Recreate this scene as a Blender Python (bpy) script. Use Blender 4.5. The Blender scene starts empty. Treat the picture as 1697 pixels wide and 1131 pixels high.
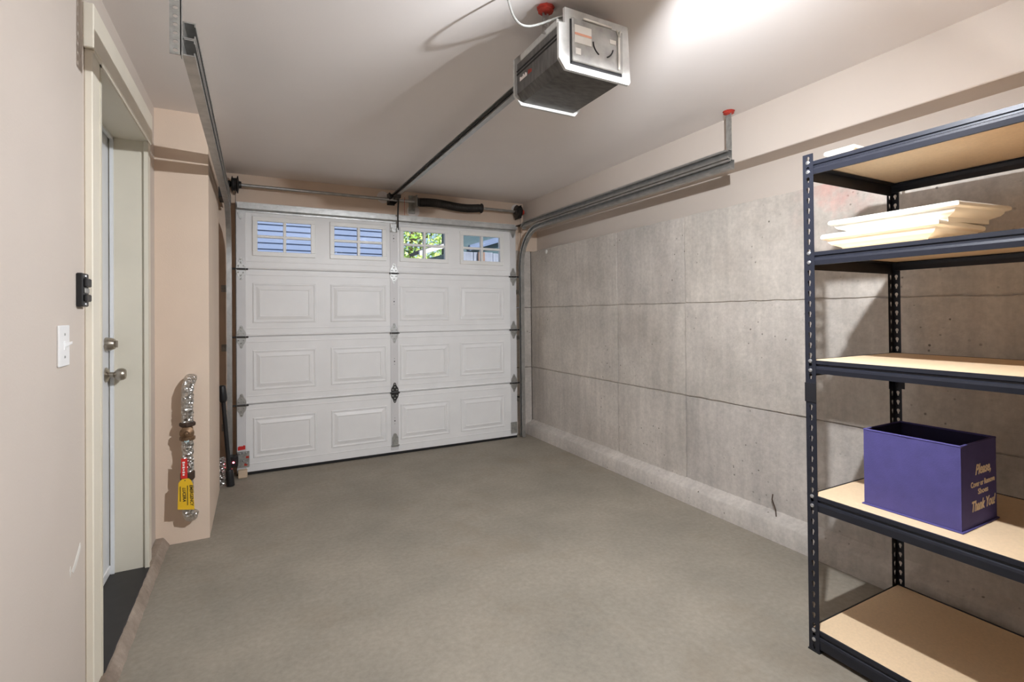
import bpy, bmesh, math, random
from mathutils import Vector, Matrix
random.seed(7)
SC = bpy.context.scene
COL = SC.collection
PI = math.pi

# ------------------------------------------------------------------ camera
cam_d = bpy.data.cameras.new('camera')
cam = bpy.data.objects.new('camera', cam_d)
COL.objects.link(cam)
RX = (0.88791147, -0.45992545, -0.00904501)
UP = (0.00458621, -0.01081097, 0.99993104)
FW = (0.45999152, 0.88789172, 0.00748987)
cam.matrix_world = Matrix(((RX[0], UP[0], -FW[0], 0), (RX[1], UP[1], -FW[1], 0), (RX[2], UP[2], -FW[2], 1.252), (0, 0, 0, 1)))
cam_d.sensor_width = 36.0
cam_d.lens = 820.27 / 1697 * 36.0
cam_d.shift_y = -(565.5 - 513.2) / 1697
cam_d.clip_start = 0.02
SC.camera = cam

# ------------------------------------------------------------------ world, sun, exposure
SC.view_settings.view_transform = 'Standard'
SC.view_settings.look = 'None'
SC.view_settings.gamma = 1.0
SC.view_settings.use_curve_mapping = False
SC.view_settings.exposure = 1.42
SC.cycles.use_denoising = True
SC.cycles.max_bounces = 14
SC.cycles.diffuse_bounces = 8
SC.cycles.transparent_max_bounces = 16
world = bpy.data.worlds.new('sky')
SC.world = world
world.use_nodes = True
wn = world.node_tree.nodes
wl = world.node_tree.links
sky = wn.new('ShaderNodeTexSky')
sky.sky_type = 'NISHITA'
sky.sun_disc = False
sky.sun_elevation = math.radians(52)
sky.sun_rotation = math.radians(150)
wl.new(sky.outputs['Color'], wn['Background'].inputs['Color'])
SKY_STRENGTH = 0.07
wn['Background'].inputs['Strength'].default_value = SKY_STRENGTH
sun_d = bpy.data.lights.new('sun', 'SUN')
sun_d.energy = 3.2
sun_d.angle = math.radians(0.6)
sun_d.color = (1.0, 0.95, 0.88)
sun = bpy.data.objects.new('sun', sun_d)
COL.objects.link(sun)
sun.rotation_euler = Vector((-0.30, 0.55, -0.78)).to_track_quat('-Z', 'Y').to_euler()
LAMP_POS = (1.14, 0.74, 2.08)
LAMP_STRENGTH = 4750.0
LAMP_COLOR = (0.94, 0.97, 1.01)


# ------------------------------------------------------------------ materials
def nodes(name):
    m = bpy.data.materials.new(name)
    m.use_nodes = True
    nt = m.node_tree
    return m, nt.nodes, nt.links, nt.nodes['Principled BSDF']


def srgb(c):
    return tuple(((v / 255) / 12.92 if v / 255 <= 0.04045 else ((v / 255 + 0.055) / 1.055) ** 2.4) for v in c) + (1,)


def mat(name, rgb, rough=0.6, metal=0.0, var=0.06, scale=8.0, bump=0.0, bscale=60.0, stretch=(1, 1, 1), spec=0.5, bdist=0.01):
    m, n, l, p = nodes(name)
    base = srgb(rgb)
    p.inputs['Roughness'].default_value = rough
    p.inputs['Metallic'].default_value = metal
    p.inputs['Specular IOR Level'].default_value = spec
    tc = n.new('ShaderNodeTexCoord')
    mp = n.new('ShaderNodeMapping')
    mp.inputs['Scale'].default_value = stretch
    l.new(tc.outputs['Object'], mp.inputs['Vector'])
    nz = n.new('ShaderNodeTexNoise')
    nz.inputs['Scale'].default_value = scale
    nz.inputs['Detail'].default_value = 6
    l.new(mp.outputs['Vector'], nz.inputs['Vector'])
    r = n.new('ShaderNodeValToRGB')
    r.color_ramp.elements[0].position = 0.3
    r.color_ramp.elements[1].position = 0.7
    r.color_ramp.elements[0].color = tuple(v * (1 - var) for v in base[:3]) + (1,)
    r.color_ramp.elements[1].color = tuple(min(1, v * (1 + var)) for v in base[:3]) + (1,)
    l.new(nz.outputs['Fac'], r.inputs['Fac'])
    l.new(r.outputs['Color'], p.inputs['Base Color'])
    if bump:
        nb = n.new('ShaderNodeTexNoise')
        nb.inputs['Scale'].default_value = bscale
        nb.inputs['Detail'].default_value = 4
        l.new(mp.outputs['Vector'], nb.inputs['Vector'])
        b = n.new('ShaderNodeBump')
        b.inputs['Strength'].default_value = bump
        b.inputs['Distance'].default_value = bdist
        l.new(nb.outputs['Fac'], b.inputs['Height'])
        l.new(b.outputs['Normal'], p.inputs['Normal'])
    return m


def concrete(name, c_lo, c_hi, pits=True, stain=(110, 96, 82), stain_amt=0.5, streak=True, pit_scale=26, bump=0.5, red=None):
    m, n, l, p = nodes(name)
    p.inputs['Roughness'].default_value = 0.9
    p.inputs['Specular IOR Level'].default_value = 0.25
    tc = n.new('ShaderNodeTexCoord')

    def noise(scale, detail=8, stretch=None, rough=0.6):
        t = n.new('ShaderNodeTexNoise')
        t.inputs['Scale'].default_value = scale
        t.inputs['Detail'].default_value = detail
        t.inputs['Roughness'].default_value = rough
        if stretch:
            mp = n.new('ShaderNodeMapping')
            mp.inputs['Scale'].default_value = stretch
            l.new(tc.outputs['Object'], mp.inputs['Vector'])
            l.new(mp.outputs['Vector'], t.inputs['Vector'])
        else:
            l.new(tc.outputs['Object'], t.inputs['Vector'])
        return t.outputs['Fac']

    def ramp(src, p0, p1, c0=(0, 0, 0, 1), c1=(1, 1, 1, 1)):
        r = n.new('ShaderNodeValToRGB')
        r.color_ramp.elements[0].position = p0
        r.color_ramp.elements[1].position = p1
        r.color_ramp.elements[0].color = c0
        r.color_ramp.elements[1].color = c1
        l.new(src, r.inputs['Fac'])
        return r.outputs['Color']

    def mix(fac, a, b, mode='MIX', k=None):
        x = n.new('ShaderNodeMix')
        x.data_type = 'RGBA'
        x.blend_type = mode
        if isinstance(fac, float):
            x.inputs[0].default_value = fac
        else:
            l.new(fac, x.inputs[0])
        for s, i in ((a, 6), (b, 7)):
            if isinstance(s, tuple):
                x.inputs[i].default_value = s
            else:
                l.new(s, x.inputs[i])
        return x.outputs[2]

    def mul(a, k):
        x = n.new('ShaderNodeMath')
        x.operation = 'MULTIPLY'
        l.new(a, x.inputs[0])
        x.inputs[1].default_value = k
        return x.outputs[0]
    col = ramp(noise(2.2), 0.3, 0.7, srgb(c_lo), srgb(c_hi))
    fine = ramp(noise(45, 6), 0.3, 0.75, (0.72, 0.72, 0.72, 1), (1.08, 1.08, 1.08, 1))
    col = mix(0.6, col, fine, 'MULTIPLY')
    if streak:
        st = ramp(noise(3.0, 8, (1, 6.0, 0.55)), 0.35, 0.62, (0.74, 0.74, 0.76, 1), (1.03, 1.03, 1.03, 1))
        col = mix(0.45, col, st, 'MULTIPLY')
    oi = n.new('ShaderNodeObjectInfo')
    col = mix(0.8, col, ramp(oi.outputs['Random'], 0.0, 1.0, (0.86, 0.86, 0.87, 1), (1.04, 1.03, 1.0, 1)), 'MULTIPLY')
    sm = mul(ramp(noise(1.3, 10, None, 0.7), 0.52, 0.74), stain_amt)
    col = mix(sm, col, srgb(stain))
    hgt = mul(noise(70, 6), 0.5)
    if pits:
        v = n.new('ShaderNodeTexVoronoi')
        v.inputs['Scale'].default_value = pit_scale
        l.new(tc.outputs['Object'], v.inputs['Vector'])
        pit = ramp(v.outputs['Distance'], 0.09, 0.17, (1, 1, 1, 1), (0, 0, 0, 1))
        gate = ramp(noise(2.3, 5), 0.46, 0.60)
        w2 = n.new('ShaderNodeTexWhiteNoise')
        l.new(v.outputs['Position'], w2.inputs['Vector'])
        pm = mix(1.0, mix(1.0, pit, gate, 'MULTIPLY'), ramp(w2.outputs['Value'], 0.45, 0.75), 'MULTIPLY')
        col = mix(mul(pm, 0.75), col, srgb((70, 60, 50)))
        sub = n.new('ShaderNodeMath')
        sub.operation = 'SUBTRACT'
        l.new(hgt, sub.inputs[0])
        l.new(pm, sub.inputs[1])
        hgt = sub.outputs[0]
    if red:
        vm = n.new('ShaderNodeVectorMath')
        vm.operation = 'DISTANCE'
        l.new(tc.outputs['Object'], vm.inputs[0])
        vm.inputs[1].default_value = red
        rm = mix(1.0, ramp(vm.outputs['Value'], 0.06, 0.26, (1, 1, 1, 1), (0, 0, 0, 1)), ramp(noise(6, 4), 0.40, 0.62), 'MULTIPLY')
        col = mix(mul(rm, 0.5), col, srgb((226, 150, 140)))
    b = n.new('ShaderNodeBump')
    b.inputs['Strength'].default_value = bump
    b.inputs['Distance'].default_value = 0.006
    l.new(hgt, b.inputs['Height'])
    l.new(b.outputs['Normal'], p.inputs['Normal'])
    l.new(col, p.inputs['Base Color'])
    return m


def floor_mat():
    m = concrete('floor_concrete', (138, 132, 122), (158, 150, 138), pits=False, stain=(128, 114, 96), stain_amt=0.5, streak=False, bump=0.15)
    m.node_tree.nodes['Principled BSDF'].inputs['Roughness'].default_value = 0.72
    return m


def emit(name, rgb, strength):
    m, n, l, p = nodes(name)
    p.inputs['Base Color'].default_value = (*rgb, 1)
    p.inputs['Emission Color'].default_value = (*rgb, 1)
    p.inputs['Emission Strength'].default_value = strength
    return m


def glass_pane(name, tint):
    m, n, l, p = nodes(name)
    n.remove(p)
    tr = n.new('ShaderNodeBsdfTransparent')
    tr.inputs['Color'].default_value = (*tint, 1)
    gl = n.new('ShaderNodeBsdfGlossy')
    gl.inputs['Roughness'].default_value = 0.03
    fr = n.new('ShaderNodeFresnel')
    fr.inputs['IOR'].default_value = 1.5
    mx = n.new('ShaderNodeMixShader')
    l.new(fr.outputs[0], mx.inputs[0])
    l.new(tr.outputs[0], mx.inputs[1])
    l.new(gl.outputs[0], mx.inputs[2])
    l.new(mx.outputs[0], n['Material Output'].inputs['Surface'])
    return m


def foil_mat():
    m, n, l, p = nodes('crumpled_foil')
    p.inputs['Base Color'].default_value = (0.72, 0.71, 0.69, 1)
    p.inputs['Metallic'].default_value = 1.0
    p.inputs['Roughness'].default_value = 0.28
    tc = n.new('ShaderNodeTexCoord')
    v = n.new('ShaderNodeTexVoronoi')
    v.inputs['Scale'].default_value = 55
    l.new(tc.outputs['Object'], v.inputs['Vector'])
    b = n.new('ShaderNodeBump')
    b.inputs['Strength'].default_value = 0.9
    b.inputs['Distance'].default_value = 0.02
    l.new(v.outputs['Distance'], b.inputs['Height'])
    l.new(b.outputs['Normal'], p.inputs['Normal'])
    return m


def leaf_mat():
    m, n, l, p = nodes('leaf_green')
    oi = n.new('ShaderNodeTexCoord')
    nz = n.new('ShaderNodeTexNoise')
    nz.inputs['Scale'].default_value = 3.5
    l.new(oi.outputs['Object'], nz.inputs['Vector'])
    r = n.new('ShaderNodeValToRGB')
    r.color_ramp.elements[0].position = 0.35
    r.color_ramp.elements[1].position = 0.65
    r.color_ramp.elements[0].color = srgb((130, 180, 60))
    r.color_ramp.elements[1].color = srgb((226, 240, 150))
    l.new(nz.outputs['Fac'], r.inputs['Fac'])
    l.new(r.outputs['Color'], p.inputs['Base Color'])
    p.inputs['Roughness'].default_value = 0.5
    return m


M = dict(
    wall=mat('wall_paint_beige', (205, 194, 184), 0.75, var=0.025, scale=2.5, bump=0.12, bscale=140, bdist=0.003),
    beige=mat('wall_paint_tan', (220, 200, 181), 0.75, var=0.03, scale=3, bump=0.12, bscale=140, bdist=0.003),
    ceil=mat('ceiling_paint', (232, 226, 223), 0.8, var=0.025, scale=1.5, bump=0.1, bscale=140, bdist=0.003),
    casing=mat('casing_paint_cream', (228, 221, 205), 0.45, var=0.02, scale=6),
    slab=mat('entry_door_white', (222, 224, 226), 0.4, var=0.02, scale=4),
    jamb=mat('jamb_paint_cream', (214, 208, 192), 0.5, var=0.03, scale=5),
    gdoor=mat('garage_door_white', (234, 234, 234), 0.45, var=0.03, scale=5, bump=0.06, bscale=90, bdist=0.002),
    stile=mat('door_stile_white', (214, 213, 214), 0.4, var=0.03, scale=7),
    winframe=mat('window_frame_white', (236, 236, 234), 0.4, var=0.015, scale=8),
    concrete=concrete('concrete_wall', (190, 184, 177), (220, 212, 204), stain=(146, 136, 126), stain_amt=0.5, red=(2.57, 1.45, 1.80)),
    footing=concrete('concrete_footing', (170, 160, 148), (206, 194, 178), stain=(130, 114, 100), stain_amt=0.6, pit_scale=40, bump=0.9),
    curb=concrete('concrete_curb', (140, 124, 110), (200, 184, 168), stain=(92, 78, 66), stain_amt=0.8, pit_scale=60, bump=0.9),
    floor=floor_mat(),
    thresh=mat('threshold_black', (42, 40, 40), 0.55, var=0.15, scale=14),
    galv=mat('galvanized_steel', (178, 178, 176), 0.38, 0.85, var=0.14, scale=22, bump=0.1, bscale=70),
    galvd=mat('galvanized_dull', (168, 168, 164), 0.5, 0.7, var=0.22, scale=40),
    dark=mat('dark_oiled_steel', (58, 56, 55), 0.5, 0.5, var=0.3, scale=30, bump=0.2),
    spring=mat('spring_steel', (66, 63, 60), 0.45, 0.6, var=0.2, scale=20),
    dkmetal=mat('opener_case_grey', (92, 90, 87), 0.5, 0.2, var=0.32, scale=26, stretch=(1, 2.5, 0.5)),
    opgrey=mat('opener_galvanized_chassis', (200, 200, 197), 0.45, 0.4, var=0.12, scale=30),
    oppanel=mat('opener_steel_panel', (166, 164, 160), 0.45, 0.4, var=0.22, scale=22),
    black=mat('black_plastic', (26, 26, 28), 0.42, var=0.15, scale=20),
    blackm=mat('shelf_enamel_navy_black', (36, 38, 48), 0.38, 0.2, var=0.08, scale=30),
    blackd=mat('shelf_enamel_black', (30, 30, 35), 0.45, 0.1, var=0.08, scale=30),
    zinc=mat('zinc_rivet', (205, 206, 210), 0.3, 0.9, var=0.05, scale=30),
    board=mat('particle_board', (226, 199, 164), 0.7, var=0.05, scale=120, bump=0.05, bscale=200, bdist=0.002),
    purple=mat('purple_fabric', (78, 72, 130), 0.85, var=0.07, scale=25, bump=0.25, bscale=300, bdist=0.002),
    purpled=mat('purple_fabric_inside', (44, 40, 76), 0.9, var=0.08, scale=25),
    print=mat('cream_print', (240, 220, 196), 0.7, var=0.02),
    white=mat('white_trim_paint', (240, 236, 226), 0.45, var=0.02, scale=8),
    plate=mat('white_switch_plate', (236, 236, 236), 0.35, var=0.01),
    nickel=mat('satin_nickel', (176, 168, 156), 0.32, 1.0, var=0.05, scale=40),
    brass=mat('brass_valve', (132, 106, 82), 0.45, 0.7, var=0.25, scale=45),
    rust=mat('dark_rusty_iron', (72, 56, 46), 0.7, 0.3, var=0.3, scale=40),
    foil=foil_mat(),
    red=mat('red_tag', (208, 44, 40), 0.5, var=0.06),
    redrag=mat('red_wrap', (176, 58, 44), 0.8, var=0.25, scale=50, bump=0.5),
    yellow=mat('yellow_tag', (236, 190, 40), 0.45, var=0.05, scale=12),
    ink=mat('dark_ink', (56, 50, 28), 0.6, var=0.02),
    inkw=mat('white_ink', (238, 230, 226), 0.6, var=0.02),
    sticker=mat('white_sticker', (236, 233, 226), 0.5, var=0.01),
    stripe=mat('pale_orange_stripe', (226, 164, 138), 0.5, var=0.01),
    wood=mat('bare_wood_block', (206, 184, 158), 0.7, var=0.08, scale=20, stretch=(1, 1, 8)),
    cord=mat('grey_cord', (150, 150, 146), 0.5, var=0.04),
    siding=mat('blue_grey_siding', (104, 120, 152), 0.6, var=0.04, scale=6),
    fence=mat('weathered_fence_board', (140, 146, 162), 0.8, var=0.25, scale=9, stretch=(4, 4, 0.6)),
    fencer=mat('fence_post_brown', (142, 112, 96), 0.8, var=0.2, scale=9),
    shed=mat('shed_teal_siding', (58, 84, 92), 0.7, var=0.1, scale=4),
    fascia=mat('white_fascia', (236, 236, 232), 0.5, var=0.02),
    roof=mat('dark_roof_shingle', (66, 68, 72), 0.85, var=0.2, scale=30),
    drive=mat('driveway_concrete', (176, 172, 164), 0.85, var=0.1, scale=3),
    bark=mat('tree_bark', (120, 98, 78), 0.9, var=0.25, scale=20),
    leaf=leaf_mat(),
    pane=glass_pane('clear_glass', (0.95, 0.97, 0.98)),
    led=emit('red_led', (1.0, 0.08, 0.12), 14.0),
    bulb=emit('lamp_glow', LAMP_COLOR, LAMP_STRENGTH),
    porcelain=mat('white_porcelain', (238, 236, 230), 0.25, var=0.01),
)

# ------------------------------------------------------------------ builders
WORLD = {}


def tag(o, label=None, cat=None, group=None, kind=None):
    if label: o['label'] = label
    if cat: o['category'] = cat
    if group: o['group'] = group
    if kind: o['kind'] = kind
    return o


def thing(name, label, cat, loc=(0, 0, 0), group=None):
    o = bpy.data.objects.new(name, None)
    o.empty_display_size = 0.1
    COL.objects.link(o)
    o.location = loc
    WORLD[o.name] = Vector(loc)
    return tag(o, label, cat, group)


class MB:
    def __init__(s):
        s.v, s.f = [], []

    def add(s, vs, fs):
        b = len(s.v)
        s.v += [tuple(p) for p in vs]
        s.f += [tuple(i + b for i in f) for f in fs]
        return s

    def box(s, x0, x1, y0, y1, z0, z1):
        vs = [(x, y, z) for z in (z0, z1) for y in (y0, y1) for x in (x0, x1)]
        return s.add(vs, [(0, 2, 3, 1), (4, 5, 7, 6), (0, 1, 5, 4), (2, 6, 7, 3), (0, 4, 6, 2), (1, 3, 7, 5)])

    def cbox(s, x0, x1, y0, y1, z0, z1, b=0.003, seg=1):
        bm = bmesh.new()
        bmesh.ops.create_cube(bm, size=1)
        for v in bm.verts:
            v.co = Vector(((x0 + x1) / 2 + v.co.x * (x1 - x0), (y0 + y1) / 2 + v.co.y * (y1 - y0), (z0 + z1) / 2 + v.co.z * (z1 - z0)))
        bmesh.ops.bevel(bm, geom=list(bm.edges), offset=b, segments=seg, affect='EDGES', profile=0.5)
        return s.bm(bm)

    def bm(s, bm):
        bm.verts.index_update()
        s.add([v.co[:] for v in bm.verts], [tuple(v.index for v in f.verts) for f in bm.faces])
        bm.free()
        return s

    def prism(s, poly, axis, a, b):
        """poly: 2D points in the other two axes (in cyclic order), extruded from a to b along axis"""
        def p3(u, w, t):
            return {'X': (t, u, w), 'Y': (u, t, w), 'Z': (u, w, t)}[axis]
        n = len(poly)
        vs = [p3(u, w, a) for u, w in poly] + [p3(u, w, b) for u, w in poly]
        fs = [tuple(range(n))[::-1], tuple(range(n, 2 * n))] + [(i, (i + 1) % n, n + (i + 1) % n, n + i) for i in range(n)]
        return s.add(vs, fs)

    def tube(s, path, r, seg=10, cap=True):
        path = [Vector(p) for p in path]
        n = len(path)
        rr = r if isinstance(r, (list, tuple)) else [r] * n
        up = None
        base = len(s.v)
        vs, fs = [], []
        for i, p in enumerate(path):
            t = (path[min(i + 1, n - 1)] - path[max(i - 1, 0)]).normalized()
            if up is None:
                up = t.orthogonal().normalized()
            else:
                up = (up - t * up.dot(t)).normalized()
            sd = t.cross(up)
            for k in range(seg):
                a = 2 * PI * k / seg
                vs.append(p + (up * math.cos(a) + sd * math.sin(a)) * rr[i])
        for i in range(n - 1):
            for k in range(seg):
                k2 = (k + 1) % seg
                fs.append((i * seg + k, i * seg + k2, (i + 1) * seg + k2, (i + 1) * seg + k))
        if cap:
            fs.append(tuple(range(seg))[::-1])
            fs.append(tuple(range((n - 1) * seg, n * seg)))
        return s.add(vs, fs)

    def lathe(s, c, axis, prof, seg=24):
        """prof: (radius, distance along axis)"""
        c = Vector(c)
        ax = Vector(axis).normalized()
        u = ax.orthogonal().normalized()
        w = ax.cross(u)
        vs, fs = [], []
        for r, d in prof:
            for k in range(seg):
                a = 2 * PI * k / seg
                vs.append(c + ax * d + (u * math.cos(a) + w * math.sin(a)) * max(r, 1e-5))
        for i in range(len(prof) - 1):
            for k in range(seg):
                k2 = (k + 1) % seg
                fs.append((i * seg + k, i * seg + k2, (i + 1) * seg + k2, (i + 1) * seg + k))
        fs.append(tuple(range(seg))[::-1])
        fs.append(tuple(range((len(prof) - 1) * seg, len(prof) * seg)))
        return s.add(vs, fs)

    def sweepx(s, path, prof):
        """path: (y, z) points in a vertical plane; prof: closed loop of (x, n) with n along the in-plane normal"""
        n = len(path)
        m = len(prof)
        vs, fs = [], []
        for i in range(n):
            a = Vector(path[max(i - 1, 0)])
            b = Vector(path[min(i + 1, n - 1)])
            t = (b - a).normalized()
            nn = Vector((-t.y, t.x))
            for x, d in prof:
                q = Vector(path[i]) + nn * d
                vs.append((x, q.x, q.y))
        for i in range(n - 1):
            for k in range(m):
                k2 = (k + 1) % m
                fs.append((i * m + k, i * m + k2, (i + 1) * m + k2, (i + 1) * m + k))
        fs.append(tuple(range(m))[::-1])
        fs.append(tuple(range((n - 1) * m, n * m)))
        return s.add(vs, fs)

    def mesh(s, name, m, smooth=0.0, off=(0, 0, 0)):
        me = bpy.data.meshes.new(name)
        o = Vector(off)
        me.from_pydata([Vector(p) - o for p in s.v], [], s.f)
        me.update()
        bm = bmesh.new()
        bm.from_mesh(me)
        bmesh.ops.recalc_face_normals(bm, faces=bm.faces)
        bm.to_mesh(me)
        bm.free()
        if smooth:
            for p in me.polygons:
                p.use_smooth = True
            me.set_sharp_from_angle(angle=smooth)
        me.materials.append(M[m] if isinstance(m, str) else m)
        return me

    def build(s, name, m, parent=None, smooth=0.0, kind=None, label=None, cat=None, group=None):
        w = WORLD.get(parent.name, Vector((0, 0, 0))) if parent else Vector((0, 0, 0))
        o = bpy.data.objects.new(name, s.mesh(name, m, smooth, w))
        COL.objects.link(o)
        if parent:
            o.parent = parent
        WORLD[o.name] = w
        return tag(o, label, cat, group, kind)


def inst(name, me, parent, loc, rot=None):
    """an object that shares mesh data, placed at a world location under its parent"""
    o = bpy.data.objects.new(name, me)
    COL.objects.link(o)
    w = WORLD.get(parent.name, Vector((0, 0, 0))) if parent else Vector((0, 0, 0))
    o.location = Vector(loc) - w
    if rot:
        o.rotation_euler = rot
    if parent:
        o.parent = parent
    WORLD[o.name] = Vector(loc)
    return o


def holed_cell(mb, w, h, hole, org, ux, uy, thick):
    """a w x h plate cell with a hole (polygon round its centre), at org, spanned by ux, uy, extruded by thick along ux x uy"""
    org, ux, uy = Vector(org), Vector(ux), Vector(uy)
    nz = ux.cross(uy) * thick
    angs = sorted([math.atan2(q[1], q[0]) for q in hole] + [math.atan2(sy * h, sx * w) for sx in (-1, 1) for sy in (-1, 1)])
    hp = sorted(hole, key=lambda q: math.atan2(q[1], q[0]))

    def on_hole(a):
        d = (math.cos(a), math.sin(a))
        for i in range(len(hp)):
            p, q = hp[i], hp[(i + 1) % len(hp)]
            ex, ey = q[0] - p[0], q[1] - p[1]
            den = d[0] * ey - d[1] * ex
            if abs(den) < 1e-12:
                continue
            t = (p[0] * ey - p[1] * ex) / den
            u = (p[0] * d[1] - p[1] * d[0]) / den
            if t > 0 and -1e-6 <= u <= 1 + 1e-6:
                return (d[0] * t, d[1] * t)
        return hp[0]

    def on_rect(a):
        c, s_ = math.cos(a), math.sin(a)
        t = min(w / 2 / abs(c) if abs(c) > 1e-9 else 1e9, h / 2 / abs(s_) if abs(s_) > 1e-9 else 1e9)
        return (c * t, s_ * t)
    n = len(angs)
    vs = []
    for fn in (on_rect, on_hole):
        for a in angs:
            x, y = fn(a)
            vs.append(org + ux * x + uy * y)
    vs += [v + nz for v in vs]
    fs = []
    for i in range(n):
        j = (i + 1) % n
        fs.append((i, j, n + j, n + i))
        fs.append((2 * n + i, 3 * n + i, 3 * n + j, 2 * n + j))
        fs.append((n + i, n + j, 3 * n + j, 3 * n + i))
    mb.add(vs, fs)


def text_part(body, size, loc, right, up, m, parent, name='lettering', shear=0.0, bold=0.0, width=None, align='CENTER'):
    cu = bpy.data.curves.new(name, 'FONT')
    cu.body = body
    cu.size = size
    cu.shear = shear
    cu.offset = bold
    cu.extrude = 0.0004
    cu.align_x = align
    cu.align_y = 'CENTER'
    cu.resolution_u = 3
    tmp = bpy.data.objects.new(name, cu)
    COL.objects.link(tmp)
    dg = bpy.context.evaluated_depsgraph_get()
    me = bpy.data.meshes.new_from_object(tmp.evaluated_get(dg))
    bpy.data.objects.remove(tmp)
    bpy.data.curves.remove(cu)
    me.name = name
    xs = [v.co.x for v in me.vertices]
    k = 1.0
    if width and xs:
        k = width / (max(xs) - min(xs))
    right, up = Vector(right), Vector(up)
    nrm = right.cross(up)
    w = WORLD.get(parent.name, Vector((0, 0, 0)))
    for v in me.vertices:
        v.co = Vector(loc) - w + right * v.co.x * k + up * v.co.y + nrm * v.co.z
    me.materials.clear()
    me.materials.append(M[m])
    o = bpy.data.objects.new(name, me)
    COL.objects.link(o)
    o.parent = parent
    WORLD[o.name] = w
    return o


# ------------------------------------------------------------------ the setting
ZC = 2.3915          # ceiling
XL = -0.4865         # left wall face
XR = 2.57            # concrete face
YD = 4.53            # inside face of the wall that holds the garage door
YB = -1.7            # rear wall behind the camera
YP, XP, YPE = 3.28, -0.235, 4.15   # pillar

MB().box(XL - 0.2, XR + 0.2, YB - 0.2, YD + 0.16, -0.12, 0).build('floor', 'floor', kind='structure')
MB().box(XL - 0.2, XR + 0.25, YB - 0.2, YD + 0.16, ZC, ZC + 0.14).build('ceiling', 'ceil', kind='structure')
MB().box(XL - 0.2, XR + 0.3, YB - 0.16, YB, 0, ZC).build('wall_back', 'wall', kind='structure')
DY0, DY1, DZ = 2.13, 2.94, 2.11    # entry door opening
wl_ = MB()
wl_.box(XL - 0.18, XL, YB, DY0, 0, ZC)
wl_.box(XL - 0.18, XL, DY0, DY1, DZ, ZC)
wl_.box(XL - 0.18, XL, DY1, YD + 0.16, 0, ZC)
wlo = wl_.build('wall_left', 'wall', kind='structure')
for pts in ([(1.905, 0.50), (1.93, 0.512), (1.965, 0.540), (1.985, 0.553), (1.992, 0.535), (1.97, 0.512), (1.945, 0.497), (1.92, 0.488)], [(1.888, 0.508), (1.896, 0.520), (1.899, 0.500), (1.893, 0.488)]):
    MB().prism(pts, 'X', XL, XL + 0.0006).build('paint_scuff', 'porcelain', wlo)
pl = MB().box(XL, XP, YP, YPE, 0, ZC)
pl.build('pillar_left', 'beige', kind='structure')
# wall around the garage door
OX0, OX1, OZ = -0.105, 2.30, 2.115
wf = MB()
wf.box(XL, OX0, YD, YD + 0.16, 0, ZC)
wf.box(OX0, OX1, YD, YD + 0.16, OZ, ZC)
wf.box(OX1, XR + 0.1, YD, YD + 0.16, 1.90, ZC)
wfo = wf.build('wall_front', 'beige', kind='structure')
t2 = MB().box(OX0 - 0.04, OX0, 4.464, YD, 0, OZ + 0.04).box(OX1, OX1 + 0.04, 4.464, YD, 0, OZ + 0.04).box(OX0, OX1, 4.464, YD, OZ, OZ + 0.04).build('trim_2', 'beige', kind='structure')
MB().cbox(OX1, XR, YD - 0.004, YD + 0.16, 1.311, 1.898, 0.004).build('concrete_panel', 'concrete', wfo)
MB().cbox(OX1, XR, YD - 0.002, YD + 0.16, 0.690, 1.307, 0.004).build('concrete_panel', 'concrete', wfo)
MB().cbox(OX1, XR, YD - 0.005, YD + 0.16, -0.02, 0.686, 0.004).build('concrete_panel', 'concrete', wfo)
# right wall: painted strip above, poured concrete below in form panels
wr = MB().box(XR + 0.012, XR + 0.2, YB, YD + 0.16, 0, 1.888)
wro = wr.build('wall_right', 'concrete', kind='structure')
MB().box(2.65, XR + 0.2, YB, YD + 0.16, 1.888, ZC).build('upper_wall_strip', 'wall', wro)
ys = [YD - 0.006, 3.13, 2.428, 1.21, -0.01, YB]
zs = [0.0, 0.688, 1.309, 1.898]


def concrete_panel(y0, y1, z0, z1, off):
    """a cast panel with slightly ragged edges"""
    x = XR + off
    ny, nz_ = max(4, int((y1 - y0) / 0.05)), max(4, int((z1 - z0) / 0.05))
    mb = MB()
    idx = {}
    vs, fs = [], []
    for i in range(ny + 1):
        for j in range(nz_ + 1):
            y = y0 + (y1 - y0) * i / ny
            z = z0 + (z1 - z0) * j / nz_
            ed = i in (0, ny) or j in (0, nz_)
            yy, zz, xx = y, z, x + random.uniform(-0.0008, 0.0008)
            if ed:
                g = 0.0030 + random.random() ** 3 * 0.006
                if i == 0: yy += g
                if i == ny: yy -= g
                if j == 0 and z0 > 0: zz += g
                if j == nz_: zz -= g
                xx += 0.0025
            idx[i, j] = len(vs)
            vs.append((xx, yy, zz))
    for i in range(ny):
        for j in range(nz_):
            fs.append((idx[i, j], idx[i, j + 1], idx[i + 1, j + 1], idx[i + 1, j]))
    rim = [idx[i, 0] for i in range(ny + 1)] + [idx[ny, j] for j in range(1, nz_ + 1)] + [idx[i, nz_] for i in range(ny - 1, -1, -1)] + [idx[0, j] for j in range(nz_ - 1, 0, -1)]
    b = len(vs)
    for r in rim:
        vs.append((XR + 0.013, vs[r][1], vs[r][2]))
    for k in range(len(rim)):
        k2 = (k + 1) % len(rim)
        fs.append((rim[k], rim[k2], b + k2, b + k))
    mb.add(vs, fs)
    mb.build('concrete_panel', 'concrete', wro, smooth=0.6)


offs = [[0.002, 0.0, 0.001], [-0.003, 0.001, 0.002], [0.0, -0.002, 0.001], [0.002, 0.0, 0.0], [0, 0.001, 0], [0, 0, 0]]
for i in range(len(ys) - 1):
    for j in range(3):
        concrete_panel(ys[i + 1], ys[i], zs[j], zs[j + 1], offs[i][j])
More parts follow.
